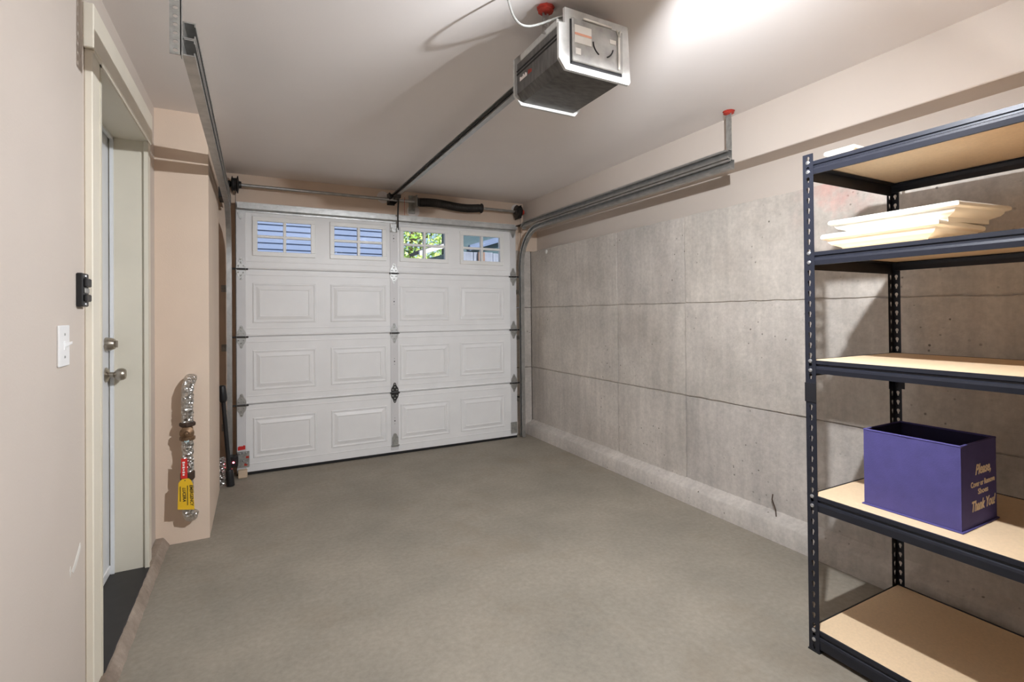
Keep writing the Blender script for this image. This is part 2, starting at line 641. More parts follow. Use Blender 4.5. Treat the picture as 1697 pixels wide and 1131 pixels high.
# sloped rough footing along the foot of the concrete
fm = MB()
n = 420
vs, fs = [], []
for i in range(n + 1):
    y = YB + (YD - 0.01 - YB) * i / n
    j = lambda a: random.uniform(-a, a)
    vs += [(XR + 0.004, y, 0.140 + j(0.002)), (XR - 0.025 + j(0.001), y, 0.118 + j(0.002)), (XR - 0.064 + j(0.001), y, 0.106 + j(0.002)), (XR - 0.074 + j(0.001), y, 0.094 + j(0.002)), (XR - 0.081, y, -0.002)]
for i in range(n):
    for k in range(4):
        fs.append((i * 5 + k, i * 5 + k + 1, i * 5 + k + 6, i * 5 + k + 5))
fm.add(vs, fs)
fm.build('footing', 'concrete', wro, smooth=0.9)
MB().lathe((XR + 0.002, 4.21, 1.86), (-1, 0, 0), [(0.022, 0), (0.020, 0.003), (0.012, 0.005)], 14).build('plaster_patch', 'porcelain', wro)
MB().tube([(XR - 0.004, 1.80, 0.225), (XR - 0.018, 1.795, 0.20), (XR - 0.020, 1.772, 0.15), (XR - 0.030, 1.762, 0.10)], 0.003, 6).build('wire_end', 'rust', wro)
for (x, z, r) in ((1.035, 2.318, 0.055), (1.315, 2.215, 0.06), (2.40, 2.33, 0.05)):
    MB().lathe((x, YD, z), (0, -1, 0), [(r, 0), (r * 0.97, 0.0012)], 20).build('paint_patch', 'ceil', wfo)
# dropped beam along the right side
MB().cbox(2.483, 2.66, YB, YD, 2.116, ZC + 0.01, 0.004).build('ceiling_beam', 'wall', kind='structure')

# entry door in the left wall
d1 = bpy.data.objects.new('door_1', None)
COL.objects.link(d1)
d1.location = (-0.63, 2.5, 0.05)
WORLD['door_1'] = Vector(d1.location)
tag(d1, kind='structure')
MB().cbox(-0.66, -0.612, DY0 + 0.004, DY1 - 0.006, 0.055, DZ - 0.012, 0.002).build('slab', 'slab', d1)
dp = MB()
for (a, b, c, e) in ((2.24, 2.50, 0.25, 1.0), (2.57, 2.83, 0.25, 1.0), (2.24, 2.50, 1.12, 1.95), (2.57, 2.83, 1.12, 1.95)):
    MB().cbox(-0.613, -0.608, a, b, c, e, 0.0025).build('raised_panel', 'slab', d1)
MB().box(-0.612, -0.606, DY0 + 0.01, DY1 - 0.012, 0.055, 0.09).build('door_sweep', 'plate', d1)
db = MB().lathe((-0.612, 2.872, 1.126), (1, 0, 0), [(0.031, 0), (0.032, 0.004), (0.030, 0.018), (0.024, 0.034), (0.021, 0.036), (0.02, 0.036)], 28).build('deadbolt', 'nickel', d1, 0.6)
MB().cbox(-0.577, -0.566, 2.868, 2.876, 1.110, 1.142, 0.002).build('thumb_turn', 'nickel', db)
MB().lathe((-0.612, 2.875, 0.985), (1, 0, 0), [(0.034, 0), (0.034, 0.005), (0.024, 0.012), (0.012, 0.016), (0.0115, 0.03), (0.018, 0.036), (0.026, 0.045), (0.0285, 0.056), (0.027, 0.066), (0.021, 0.074), (0.008, 0.077)], 28).build('knob', 'nickel', d1, 0.6)
# jambs, stop and casings
tr = bpy.data.objects.new('trim_1', None)
COL.objects.link(tr)
tr.location = (XL, 2.5, 0)
WORLD['trim_1'] = Vector(tr.location)
tag(tr, kind='structure')
MB().box(-0.665, -0.462, DY1 - 0.006, DY1 + 0.012, 0.03, DZ).build('jamb', 'jamb', tr)
MB().box(-0.665, -0.462, DY0 - 0.012, DY0 + 0.004, 0.03, DZ).build('jamb', 'jamb', tr)
MB().box(-0.665, -0.462, DY0 - 0.012, DY1 + 0.012, DZ - 0.012, DZ + 0.006).build('head_jamb', 'jamb', tr)
MB().box(-0.606, -0.592, DY1 - 0.018, DY1 - 0.006, 0.05, DZ - 0.012).build('door_stop', 'slab', tr)
MB().box(-0.606, -0.592, DY0, DY1, DZ - 0.024, DZ - 0.012).build('door_stop', 'slab', tr)
MB().cbox(-0.476, -0.458, DY1 - 0.02, DY1 - 0.005, 0.03, DZ - 0.012, 0.002).build('jamb_bead', 'jamb', tr)
MB().cbox(XL, XL + 0.022, 2.036, 2.122, 0.0, 2.118, 0.003).build('side_casing', 'casing', tr)
MB().cbox(XL, XL + 0.022, DY1 + 0.002, DY1 + 0.085, 0.0, 2.118, 0.003).build('side_casing', 'casing', tr)
MB().cbox(XL, XL + 0.029, 2.022, DY1 + 0.10, 2.118, 2.262, 0.003).build('head_casing', 'casing', tr)
MB().cbox(XL, XL + 0.026, 2.04, DY1 + 0.084, 2.106, 2.119, 0.003).build('fillet_casing', 'casing', tr)
# dark sill and broken concrete curb below the door
MB().cbox(-0.665, -0.456, DY0, DY1 - 0.004, 0.0, 0.05, 0.004).build('door_sill', 'thresh', kind='structure')
cm = MB()
n = 46
vs, fs = [], []
for i in range(n + 1):
    y = 1.98 + (YP - 1.98) * i / n
    j = lambda a: random.uniform(-a, a)
    vs += [(XL + 0.002, y, 0.046 + j(0.001)), (-0.452 + j(0.001), y, 0.047 + j(0.0015)), (-0.443 + j(0.002), y, 0.036 + j(0.003)), (-0.428 + j(0.002), y, 0.008 + j(0.003)), (-0.424 + j(0.002), y, -0.002)]
for i in range(n):
    for k in range(4):
        fs.append((i * 5 + k, i * 5 + k + 1, i * 5 + k + 6, i * 5 + k + 5))
cm.add(vs, fs)
cm.build('concrete_curb', 'curb', kind='structure', smooth=0.6)

# ------------------------------------------------------------------ outside
MB().box(-9, 12, YD + 0.16, 22, -0.12, -0.01).build('driveway', 'drive', kind='structure')
nh = thing('neighbour_house', 'blue-grey lap-sided house wall seen through the two left windows of the garage door', 'house', (0.2, 8.6, -0.01))
lap = MB().prism([(-0.018, 0), (0.0, 0.104), (0.02, 0.104), (0.02, 0.010), (-0.005, 0.010), (-0.005, 0)], 'X', -1.9, 1.9)
lap_me = lap.mesh('siding_board', 'siding')
for k in range(40):
    inst('siding_board', lap_me, nh, (0.2, 8.5, 0.0 + k * 0.095))
MB().box(-1.7, 2.1, 8.53, 8.75, -0.01, 3.85).build('wall_core', 'siding', nh)
MB().box(2.09, 2.16, 8.46, 8.6, -0.01, 3.85).build('corner_board', 'fascia', nh)
MB().prism([(8.2, 3.8), (9.0, 4.3), (9.0, 3.9), (8.75, 3.8)], 'X', -2.0, 2.4).build('roof', 'roof', nh)
sh = thing('garden_shed', 'dark teal shed with white sloping fascia behind the fence, seen through the right windows', 'shed', (4.2, 8.2, -0.01))
MB().prism([(2.62, -0.01), (2.95, -0.01), (2.95, 2.30), (2.62, 2.2)], 'Y', 8.06, 8.5).build('lean_to_wall', 'shed', sh)
MB().box(2.95, 6.0, 8.0, 8.4, -0.01, 3.7).build('wall', 'shed', sh)
MB().prism([(2.40, 2.22), (2.95, 2.40), (2.95, 2.47), (2.40, 2.29)], 'Y', 7.90, 7.96).build('fascia', 'fascia', sh)
MB().prism([(2.40, 2.25), (2.95, 2.43), (2.95, 2.49), (2.40, 2.31)], 'Y', 7.96, 8.5).build('lean_to_roof', 'roof', sh)
MB().prism([(3.30, 2.34), (4.3, 2.66), (4.3, 2.76), (3.30, 2.44)], 'Y', 7.93, 8.0).build('trim_board', 'siding', sh)
MB().box(2.8, 6.2, 7.8, 8.6, 3.7, 3.82).build('roof', 'roof', sh)
fe = thing('board_fence', 'weathered blue-grey upright board fence seen through the rightmost window of the garage door', 'fence', (3.4, 6.0, -0.01))
fb = MB().cbox(-0.068, 0.068, -0.01, 0.01, 0, 2.07, 0.003).mesh('fence_board', 'fence')
for k in range(16):
    inst('fence_board', fb, fe, (2.47 + k * 0.142, 6.0 + random.uniform(-0.004, 0.004), -0.01 + random.uniform(-0.01, 0.006)))
for z in (0.4, 1.75):
    MB().box(2.4, 4.7, 6.012, 6.05, z, z + 0.09).build('rail', 'fencer', fe)
MB().box(2.60, 2.69, 5.955, 6.0 - 0.011, -0.01, 2.06).build('post', 'fencer', fe)
te = thing('leafy_tree', 'bright green leafy tree seen through the third window of the garage door', 'tree', (3.4, 12.0, -0.01))
tt = MB()
tt.tube([(3.4, 12, -0.01), (3.42, 12.02, 1.2), (3.36, 12.0, 2.4), (3.5, 12.05, 3.6)], [0.10, 0.085, 0.065, 0.03], 8)
for k in range(16):
    a = random.uniform(0, 2 * PI)
    z0 = random.uniform(1.6, 3.2)
    tt.tube([(3.4, 12, z0), (3.4 + 0.5 * math.cos(a), 12 + 0.4 * math.sin(a), z0 + 0.3), (3.4 + 1.1 * math.cos(a), 12 + 0.9 * math.sin(a), z0 + 0.5)], [0.03, 0.018, 0.008], 6)
tt.build('trunk', 'bark', te, 0.7)
lf = MB()
for k in range(5200):
    a, u = random.uniform(0, 2 * PI), random.random() ** 0.45
    zz = random.uniform(-1, 1)
    rr = u * math.sqrt(max(0, 1 - zz * zz))
    c = Vector((3.4 + 1.55 * rr * math.cos(a), 12 + 1.2 * rr * math.sin(a), 3.15 + 1.45 * zz))
    d = Vector((random.gauss(0, 1), random.gauss(0, 1), random.gauss(0, 1))).normalized()
    e = d.orthogonal().normalized()
    L = random.uniform(0.05, 0.10)
    lf.add([c - d * L, c + e * L * 0.45, c + d * L, c - e * L * 0.45], [(0, 1, 2, 3)])
lo = lf.build('foliage', 'leaf', te)
lo['kind'] = 'stuff'

# ------------------------------------------------------------------ garage door
GY = 4.42            # inside face of the sections
GX0, GX1 = -0.134, 2.335
ZJ = [0.018, 0.551, 1.084, 1.617, 2.15]
gd = thing('garage_door', 'white sectional garage door with four small windows along its top section', 'garage door', (1.10, 4.44, 0.0))
PX = [(-0.02, 0.446), (0.560, 1.034), (1.155, 1.618), (1.733, 2.193)]
STX = [(GX0, -0.068), (1.066, 1.134), (2.268, GX1)]


def ring_panel(w, h, steps):
    """nested rectangles: steps of (inset, depth towards the room)"""
    vs, fs = [], []
    for ins, d in steps:
        for sx, sz in ((-1, -1), (1, -1), (1, 1), (-1, 1)):
            vs.append((sx * (w / 2 - ins), -d, sz * (h / 2 - ins)))
    for i in range(len(steps) - 1):
        for k in range(4):
            k2 = (k + 1) % 4
            fs.append((i * 4 + k, i * 4 + k2, i * 4 + 4 + k2, i * 4 + 4 + k))
    b = (len(steps) - 1) * 4
    fs.append((b, b + 1, b + 2, b + 3))
    return MB().add(vs, fs)


pan_me = ring_panel(0.468, 0.318, [(0, 0.0), (0.004, 0.006), (0.012, 0.007), (0.017, 0.002), (0.026, 0.002), (0.05, 0.010), (0.054, 0.010), (0.058, 0.0055)]).mesh('raised_panel', 'gdoor')
hole = [(math.cos(a) * 0.004, math.sin(a) * 0.004) for a in [k * PI / 4 for k in range(8)]]


def hinge_mesh():
    mb = MB()
    for s in (-1, 1):
        pts = [(-0.033, 0.008), (0.033, 0.008), (0.034, 0.022), (0.030, 0.040), (0.016, 0.062), (0.009, 0.086), (0.0, 0.091), (-0.009, 0.086), (-0.016, 0.062), (-0.030, 0.040), (-0.034, 0.022)]
        mb.prism([(x, z * s) for x, z in pts], 'Y', -0.004, 0.0)
    mb.box(-0.034, -0.030, -0.018, 0.0, -0.012, 0.012)
    mb.box(0.030, 0.034, -0.018, 0.0, -0.012, 0.012)
    return mb.mesh('hinge', 'galv')


def hinge_bolts():
    mb = MB()
    for s in (-1, 1):
        for x, z in ((0.018, 0.026), (-0.018, 0.026), (0, 0.05), (0, 0.076)):
            mb.lathe((x, -0.004, s * z), (0, -1, 0), [(0.0065, 0), (0.0065, 0.003), (0.004, 0.0045)], 8)
    return mb.mesh('hinge_bolts', 'galvd')


hg_me, hb_me = hinge_mesh(), hinge_bolts()
pin_me = MB().tube([(-0.042, -0.012, 0), (0.042, -0.012, 0)], 0.007, 10).mesh('hinge_pin', 'dark', 0.7)
pinl_me = MB().tube([(-0.085, -0.012, 0), (0.05, -0.012, 0)], 0.007, 10).mesh('roller_stem', 'dark', 0.7)
hgd = hg_me.copy()
hgd.materials[0] = M['dark']

for s in range(4):
    z0, z1 = ZJ[s], ZJ[s + 1]
    mb = MB()
    zb, zt = z0 + 0.003, z1 - 0.003
    if s < 3:
        mb.box(GX0, GX1, GY, GY + 0.042, zb, zt)
    else:
        # the top section is pierced by four window openings
        xs = [GX0] + [v for a, b in PX for v in (a + 0.03, b - 0.03)] + [GX1]
        wz0, wz1 = 1.757, 2.008
        mb.box(GX0, GX1, GY, GY + 0.042, zb, wz0)
        mb.box(GX0, GX1, GY, GY + 0.042, wz1, zt)
        for k in range(0, len(xs), 2):
            mb.box(xs[k], xs[k + 1], GY, GY + 0.042, wz0, wz1)
    if s < 3:
        mb.box(GX0, GX1, GY + 0.014, GY + 0.04, zt - 0.002, z1 + 0.0035)
    # rounded lip along the lower edge and two pressed ridges
    if s:
        mb.tube([(GX0, GY - 0.001, zb + 0.009), (GX1, GY - 0.001, zb + 0.009)], 0.009, 8)
    for zz in (zb + 0.062, zt - 0.038):
        mb.prism([(GY + 0.001, zz - 0.006), (GY - 0.0025, zz - 0.003), (GY - 0.0025, zz + 0.003), (GY + 0.001, zz + 0.006)], 'X', GX0 + 0.07, GX1 - 0.07)
    sec = mb.build('door_section', 'gdoor', gd, 0.6)
    for a, b in STX:
        MB().cbox(a, b, GY - 0.006, GY, zb + 0.02, zt - 0.001, 0.002).build('stile', 'stile', sec)
    zc = (z0 + z1) / 2
    if s < 3:
        for a, b in PX:
            inst('raised_panel', pan_me, sec, ((a + b) / 2, GY, zc))
    else:
        for a, b in PX:
            fz0, fz1 = 1.726, 2.040
            mb = MB()
            y0, y1 = GY - 0.014, GY + 0.004
            fw = 0.036
            for q in ((a, b, fz0, fz0 + fw), (a, b, fz1 - fw, fz1), (a, a + fw, fz0 + fw, fz1 - fw), (b - fw, b, fz0 + fw, fz1 - fw)):
                mb.cbox(q[0], q[1], y0, y1, q[2], q[3], 0.003)
            wfr = mb.build('window_frame', 'winframe', sec)
            xm, zm = (a + b) / 2, (fz0 + fz1) / 2
            mu = MB().cbox(xm - 0.011, xm + 0.011, y0 + 0.004, GY + 0.03, fz0 + fw, fz1 - fw, 0.002)
            mu.cbox(a + fw, b - fw, y0 + 0.005, GY + 0.03, zm - 0.010, zm + 0.010, 0.002)
            mu.build('muntin', 'winframe', sec)
            for (x0, x1) in ((a + 0.03, xm - 0.011), (xm + 0.011, b - 0.03)):
                for (za, zb2) in ((fz0 + 0.03, zm - 0.010), (zm + 0.010, fz1 - 0.03)):
                    MB().box(x0, x1, GY + 0.018, GY + 0.021, za, zb2).build('pane', 'pane', sec)
    if s < 3:
        for i, (a, b) in enumerate(STX):
            h = inst('hinge', hgd if (i == 1 and s == 0) else hg_me, gd, ((a + b) / 2, GY - 0.006, z1))
            inst('hinge_bolts', hb_me, h, ((a + b) / 2, GY - 0.006, z1))
            p = inst('hinge_pin' if i == 1 else 'roller_stem', pin_me if i == 1 else pinl_me, h, ((a + b) / 2, GY - 0.006, z1), (0, 0, PI) if i == 2 else None)
            if i == 2:
                p.location.y -= 0.0
# fix: the flipped roller stem sits in front of the hinge on the right too
for o in bpy.data.objects:
    if o.name.startswith('roller_stem') and abs(o.rotation_euler.z) > 1:
        o.rotation_euler = (0, PI, 0)
# children of hinges were placed by world location; hinge origin is their own
for o in bpy.data.objects:
    if o.parent and o.parent.name.startswith('hinge') and not o.parent.name.startswith(('hinge_')):
        o.location = (0, 0, 0)
# top corner hinges (triangular), mid bottom bracket
for x in (-0.101, 2.302):
    MB().prism([(x - 0.034, 2.085), (x + 0.034, 2.085), (x + 0.008, 2.015), (x, 2.008), (x - 0.008, 2.015)], 'Y', GY - 0.011, GY - 0.006).build('top_bracket', 'galv', gd)
MB().prism([(1.072, 0.085), (1.128, 0.085), (1.128, 0.15), (1.112, 0.185), (1.1, 0.19), (1.088, 0.185), (1.072, 0.15)], 'Y', GY - 0.012, GY - 0.006).build('bottom_bracket', 'galvd', gd)
MB().box(1.065, 1.135, GY - 0.025, GY - 0.006, 0.078, 0.088).build('bottom_bracket_foot', 'galvd', gd)
slot_me = MB().box(-0.004, 0.004, -0.0065, -0.0055, -0.006, 0.006).mesh('stile_slot', 'black')
for z in (0.30, 0.83, 1.365, 1.93):
    for dz, sc_ in ((0, 1.0), (0.026, 0.5), (-0.026, 0.5)):
        o = inst('stile_slot', slot_me, gd, (1.10, GY - 0.0005, z + dz))
        o.scale = (sc_, 1, sc_)
st = MB().prism([(GY - 0.001, 2.068), (GY - 0.012, 2.068), (GY - 0.012, 2.08), (GY - 0.055, 2.088), (GY - 0.055, 2.118), (GY - 0.012, 2.126), (GY - 0.012, 2.142), (GY - 0.001, 2.142)], 'X', GX0 + 0.01, GX1 - 0.01)
st.build('strut', 'galv', gd)
MB().cbox(GX0, GX1, GY - 0.006, GY + 0.044, 0.0, 0.022, 0.004).build('bottom_seal', 'black', gd)
bp = MB().cbox(-0.132, -0.048, GY - 0.012, GY - 0.006, 0.065, 0.19, 0.002).build('corner_bracket', 'galvd', gd)
for (x, z) in ((-0.115, 0.175), (-0.09, 0.177), (-0.07, 0.177), (-0.09, 0.115), (-0.066, 0.095)):
    MB().lathe((x, GY - 0.012, z), (0, -1, 0), [(0.007, 0), (0.007, 0.004), (0.004, 0.006)], 8).build('bolt', 'zinc', bp)
for (x, z) in ((-0.062, 0.143), (-0.073, 0.086)):
    MB().cbox(x - 0.011, x + 0.011, GY - 0.014, GY - 0.012, z - 0.009, z + 0.009, 0.0008).build('bolt_cap', 'redrag', bp)
bpr = MB().cbox(2.262, 2.332, GY - 0.012, GY - 0.006, 0.05, 0.16, 0.002).build('corner_bracket', 'galvd', gd)
MB().prism([(-0.128, 0.200), (-0.076, 0.204), (-0.076, 0.232), (-0.086, 0.238), (-0.092, 0.231), (-0.12, 0.232), (-0.128, 0.226)], 'Y', GY - 0.0075, GY - 0.006).build('warning_sticker', 'red', gd, label='torn orange-red sticker')
ob = MB().cbox(1.068, 1.132, GY - 0.02, GY - 0.006, 1.985, 2.06, 0.002).build('operator_bracket', 'galv', gd)
for x in (1.078, 1.122):
    MB().box(x - 0.003, x + 0.003, GY - 0.055, GY - 0.02, 1.988, 2.02).build('bracket_ear', 'galv', ob)


# ------------------------------------------------------------------ tracks
def arc(y0, z0, r, a0, a1, n=14):
    return [(y0 + r * math.cos(a0 + (a1 - a0) * k / n), z0 + r * math.sin(a0 + (a1 - a0) * k / n)) for k in range(n + 1)]


def cprof(xo, xi, hh, th=0.0035):
    """a C channel: web at xo, open towards xi, half height hh"""
    s = 1 if xi > xo else -1
    t = th * s
    return [(xo, -hh), (xi, -hh), (xi, -hh + 0.012), (xi - t, -hh + 0.012), (xi - t, -hh + th), (xo + t, -hh + th), (xo + t, hh - th), (xi - t, hh - th), (xi - t, hh - 0.012), (xi, hh - 0.012), (xi, hh), (xo, hh)]


def track(side, label):
    s = side
    xo = -0.196 if s < 0 else 2.392
    xi = xo - s * 0.034
    yend = 1.80 if s < 0 else 1.885
    root = thing('door_track', label, 'door track', (xo, 4.37, 0.0), 'garage door tracks')
    yt = 4.372
    R = 0.36
    zh = 2.078
    path = [(yt, 0.012), (yt, 0.6), (yt, 1.2), (yt, zh - R)]
    MB().sweepx(path, cprof(xo, xi, 0.026)).build('vertical_track', 'galv', root, 0.5)
    curve = arc(yt - R, zh - R, R, 0, PI / 2)
    low = curve + [(yt - R - 0.02, zh), (yend, zh)]
    MB().sweepx(low, cprof(xo, xi, 0.026)).build('horizontal_track', 'galv', root, 0.5)
    up = arc(yt - 0.10, 2.138 - 0.07, 0.07, PI * 0.15, PI / 2, 6) + [(yend + 0.015, 2.138)]
    MB().sweepx(up, cprof(xo, xi, 0.026)).build('upper_track', 'galv', root, 0.5)
    # flag bracket of the spring end and the jamb brackets
    MB().box(min(xo, xo + s * 0.05), max(xo, xo + s * 0.05), 4.32, YD, 2.15, 2.156).build('flag_bracket', 'dark', root)
    MB().box(xo - 0.002, xo + 0.002, 4.39, YD, 2.215, 2.345).build('end_plate', 'dark', root)
    for z in (0.35, 0.98, 1.45):
        jb = MB().box(xo + s * 0.001, xo + s * 0.004, 4.35, YD, z, z + 0.035)
        jb.box(xo + s * 0.001, xo + s * 0.045, YD - 0.005, YD - 0.001, z - 0.01, z + 0.045)
        jb.build('jamb_bracket', 'galvd', root)
    for z in (0.551, 1.084, 1.617):
        MB().lathe((xo + (-s) * 0.006, yt, z), (-s, 0, 0), [(0.021, 0), (0.023, 0.003), (0.023, 0.012), (0.019, 0.015)], 14).build('roller', 'galvd', root, 0.7)
    return root, xo, yend


tl, xo, ye = track(-1, 'galvanized steel door track beside the pillar at the left of the garage door')
MB().box(-0.252, -0.190, 4.40, 4.404, 2.155, 2.245).build('side_bracket', 'dark', tl)
# hanger: perforated angle from the ceiling
hn = MB()
ph = [(math.cos(a) * 0.0075, math.sin(a) * 0.0055) for a in [k * PI / 4 + 0.1 for k in range(8)]]
z = 2.035
while z < ZC - 0.01:
    holed_cell(hn, 0.030, 0.0255, ph, (-0.209, 1.765, z + 0.01275), (1, 0, 0), (0, 0, 1), -0.003)
    z += 0.0255
hn.box(-0.197, -0.194, 1.765, 1.792, 2.035, ZC)
hn.build('ceiling_hanger', 'galvd', tl)
MB().box(-0.2, -0.19, 1.80, 1.90, 2.10, 2.112).build('hanger_bolt_plate', 'galv', tl)
trk, xo, ye = track(1, 'galvanized steel door track beneath the beam along the concrete wall')
MB().box(2.394, 2.398, 1.905, 1.94, 2.07, ZC).box(2.398, 2.425, 1.936, 1.94, 2.11, ZC).build('ceiling_hanger', 'galvd', trk)
rg = MB().lathe((2.40, 1.925, ZC - 0.02), (0, 0, 1), [(0.012, 0), (0.03, 0.008), (0.026, 0.014), (0.034, 0.02)], 9)
rg.build('red_wrap', 'redrag', trk, label='dark red wrap round the hanger')

# ------------------------------------------------------------------ torsion shaft, spring and drums
ts = thing('torsion_spring_assembly', 'dark torsion spring and steel shaft with cable drums above the garage door', 'torsion spring', (1.1, 4.43, 2.2))
TY, TZ = 4.435, 2.282
MB().tube([(-0.19, TY, TZ), (2.46, TY, TZ)], 0.0127, 14).build('shaft', 'galv', ts, 0.7)
hp = []
turns, sg = 70, 14
for k in range(turns * sg + 1):
    u = k / (turns * sg)
    x = 1.345 + 0.60 * u
    sag = 0.010 * math.sin(u * 2 * PI) - 0.004 * math.sin(u * PI)
    a = 2 * PI * k / sg
    hp.append((x, TY + 0.036 * math.cos(a), TZ + sag + 0.036 * math.sin(a)))
MB().tube(hp, 0.0047, 5).build('coil_spring', 'spring', ts, 1.2)
for x, d in ((1.315, 1), (1.975, -1)):
    MB().lathe((x, TY, TZ), (d, 0, 0), [(0.046, 0), (0.048, 0.008), (0.042, 0.014), (0.033, 0.03), (0.031, 0.06)], 18).build('winding_cone', 'dark', ts, 0.6)
ap = MB().cbox(1.300, 1.306, 4.36, YD, 2.225, 2.335, 0.001)
ap.cbox(1.27, 1.33, YD - 0.006, YD, 2.19, 2.36, 0.002)
ap.build('anchor_bracket', 'galvd', ts)
for x, d in ((-0.135, 1), (2.375, -1)):
    prof = [(0.030, -0.03), (0.060, -0.026), (0.064, -0.022), (0.05, -0.018), (0.05, 0.004), (0.052, 0.008), (0.066, 0.012), (0.068, 0.018), (0.03, 0.024), (0.026, 0.04)]
    MB().lathe((x, TY, TZ), (d, 0, 0), prof, 24).build('cable_drum', 'dark', ts, 0.6)
    MB().tube([(x, TY - 0.05, TZ), (x, TY - 0.045, 1.6), (x, TY - 0.04, 0.12)], 0.0018, 6).build('lift_cable', 'dark', ts)
for x in (-0.178, 2.43):
    MB().lathe((x, TY, TZ), (1, 0, 0), [(0.026, -0.012), (0.028, 0.0), (0.02, 0.012)], 14).build('bearing', 'redrag' if x > 0 else 'dark', ts, 0.6)

# ------------------------------------------------------------------ opener
OX, OY0, OY1 = 1.105, 1.45, 1.79
op = thing('garage_door_opener', 'dusty grey garage door opener motor with long drive rail hung from the ceiling', 'door opener', (OX, 1.6, 2.1))


def octo(w, z0, z1, cb, ct):
    """cross-section with chamfered lower and upper corners"""
    h = w / 2
    return [(OX - h + cb, z0), (OX + h - cb, z0), (OX + h, z0 + cb * 1.15), (OX + h, z1 - ct), (OX + h - ct, z1), (OX - h + ct, z1), (OX - h, z1 - ct), (OX - h, z0 + cb * 1.15)]


hs = MB().prism(octo(0.300, 2.118, 2.300, 0.026, 0.03), 'Y', OY0 + 0.012, OY1 - 0.012).build('housing', 'dkmetal', op)
ZB, ZT = 2.110, 2.330
fp = MB().prism([(OX - 0.132, ZB), (OX + 0.152, ZB), (OX + 0.160, ZB + 0.012), (OX + 0.150, ZT - 0.006), (OX + 0.146, ZT), (OX - 0.134, ZT), (OX - 0.134, ZT - 0.055), (OX - 0.160, ZT - 0.058), (OX - 0.160, ZB + 0.036)], 'Y', OY0, OY0 + 0.012).build('end_plate', 'opgrey', op)
MB().prism(octo(0.325, 2.106, 2.318, 0.03, 0.03), 'Y', OY1 - 0.012, OY1).build('rear_plate', 'opgrey', op)
for z in (2.236, 2.222):
    MB().prism([(OX - 0.150, z), (OX - 0.154, z + 0.004), (OX - 0.150, z + 0.008)], 'Y', OY0 + 0.012, OY1 - 0.012).build('side_rib', 'black', hs)
MB().cbox(OX - 0.146, OX - 0.12, OY0 + 0.03, OY1 - 0.03, 2.275, 2.305, 0.004).build('side_ledge', 'opgrey', hs)
pn = MB().cbox(OX - 0.108, OX + 0.118, OY0 - 0.010, OY0, 2.142, 2.296, 0.003).build('access_panel', 'oppanel', op)
MB().box(OX - 0.114, OX - 0.108, OY0 - 0.003, OY0, 2.136, 2.292).box(OX - 0.114, OX + 0.118, OY0 - 0.003, OY0, 2.133, 2.142).build('panel_gap', 'black', pn)
stk = MB().box(OX - 0.100, OX - 0.027, OY0 - 0.0112, OY0 - 0.010, 2.208, 2.272).build('sticker', 'sticker', op, label='white label with pale orange stripe')
MB().box(OX - 0.100, OX - 0.027, OY0 - 0.0118, OY0 - 0.0112, 2.236, 2.244).build('stripe', 'stripe', stk)
MB().box(OX - 0.096, OX - 0.074, OY0 - 0.0112, OY0 - 0.010, 2.168, 2.190).build('sticker', 'sticker', op)
MB().box(OX + 0.056, OX + 0.084, OY0 - 0.0112, OY0 - 0.010, 2.240, 2.256).build('sticker', 'sticker', op)
cx, cz, cr = OX + 0.026, 2.228, 0.045
for a0, a1 in ((1.0 * PI, 1.35 * PI), (1.62 * PI, 1.93 * PI)):
    MB().tube([(cx + cr * math.cos(a0 + (a1 - a0) * k / 12), OY0 - 0.0105, cz + cr * math.sin(a0 + (a1 - a0) * k / 12)) for k in range(13)], 0.0028, 6).build('arc_slot', 'black', pn)
MB().cbox(OX + 0.091, OX + 0.101, OY0 - 0.016, OY0 - 0.010, 2.150, 2.272, 0.002).build('lever', 'sticker', op)
MB().tube([(OX + 0.088, OY0 - 0.013, 2.296), (OX + 0.096, OY0 - 0.014, 2.27), (OX + 0.104, OY0 - 0.013, 2.296)], 0.003, 6).build('lever_fork', 'sticker', op)
MB().cbox(OX - 0.06, OX + 0.07, OY0 - 0.008, OY0 - 0.002, 2.300, 2.308, 0.002).build('top_slot_strip', 'sticker', op)
lens = MB().cbox(OX + 0.150, OX + 0.172, OY0 + 0.03, OY0 + 0.24, 2.15, 2.285, 0.008, 2).build('light_lens', 'opgrey', op, 0.6)
mk = MB()
for k in range(7):
    y_ = OY1 - 0.036 - k * 0.0085
    mk.box(OX - 0.1512, OX - 0.150, y_ - 0.0065, y_, 2.190, 2.190 + (0.016, 0.012, 0.012, 0.018, 0.012, 0.017, 0.012)[k])
mk.build('worn_print', 'inkw', op)
mk = MB()
for k in range(3):
    y_ = OY1 - 0.104 - k * 0.010
    mk.box(OX - 0.1512, OX - 0.150, y_ - 0.006, y_, 2.190, 2.208 - k * 0.003)
mk.build('worn_print', 'redrag', op)
# straps
for (x, y) in ((OX - 0.145, 1.56), (OX + 0.145, 1.56)):
    sm = MB()
    z = 2.285
    while z < ZC - 0.012:
        holed_cell(sm, 0.026, 0.022, [(math.cos(a) * 0.006, math.sin(a) * 0.006) for a in [k * PI / 4 for k in range(8)]], (x, y, z + 0.011), (1, 0, 0), (0, 0, 1), -0.003)
        z += 0.022
    sm.build('hanger_strap', 'galv', op)
    rm = MB().lathe((x, y, ZC - 0.028), (0, 0, 1), [(0.01, 0), (0.03, 0.006), (0.024, 0.013), (0.034, 0.019), (0.02, 0.027)], 9)
    rm.build('red_wrap', 'redrag', op, label='ragged red wrap at the ceiling')
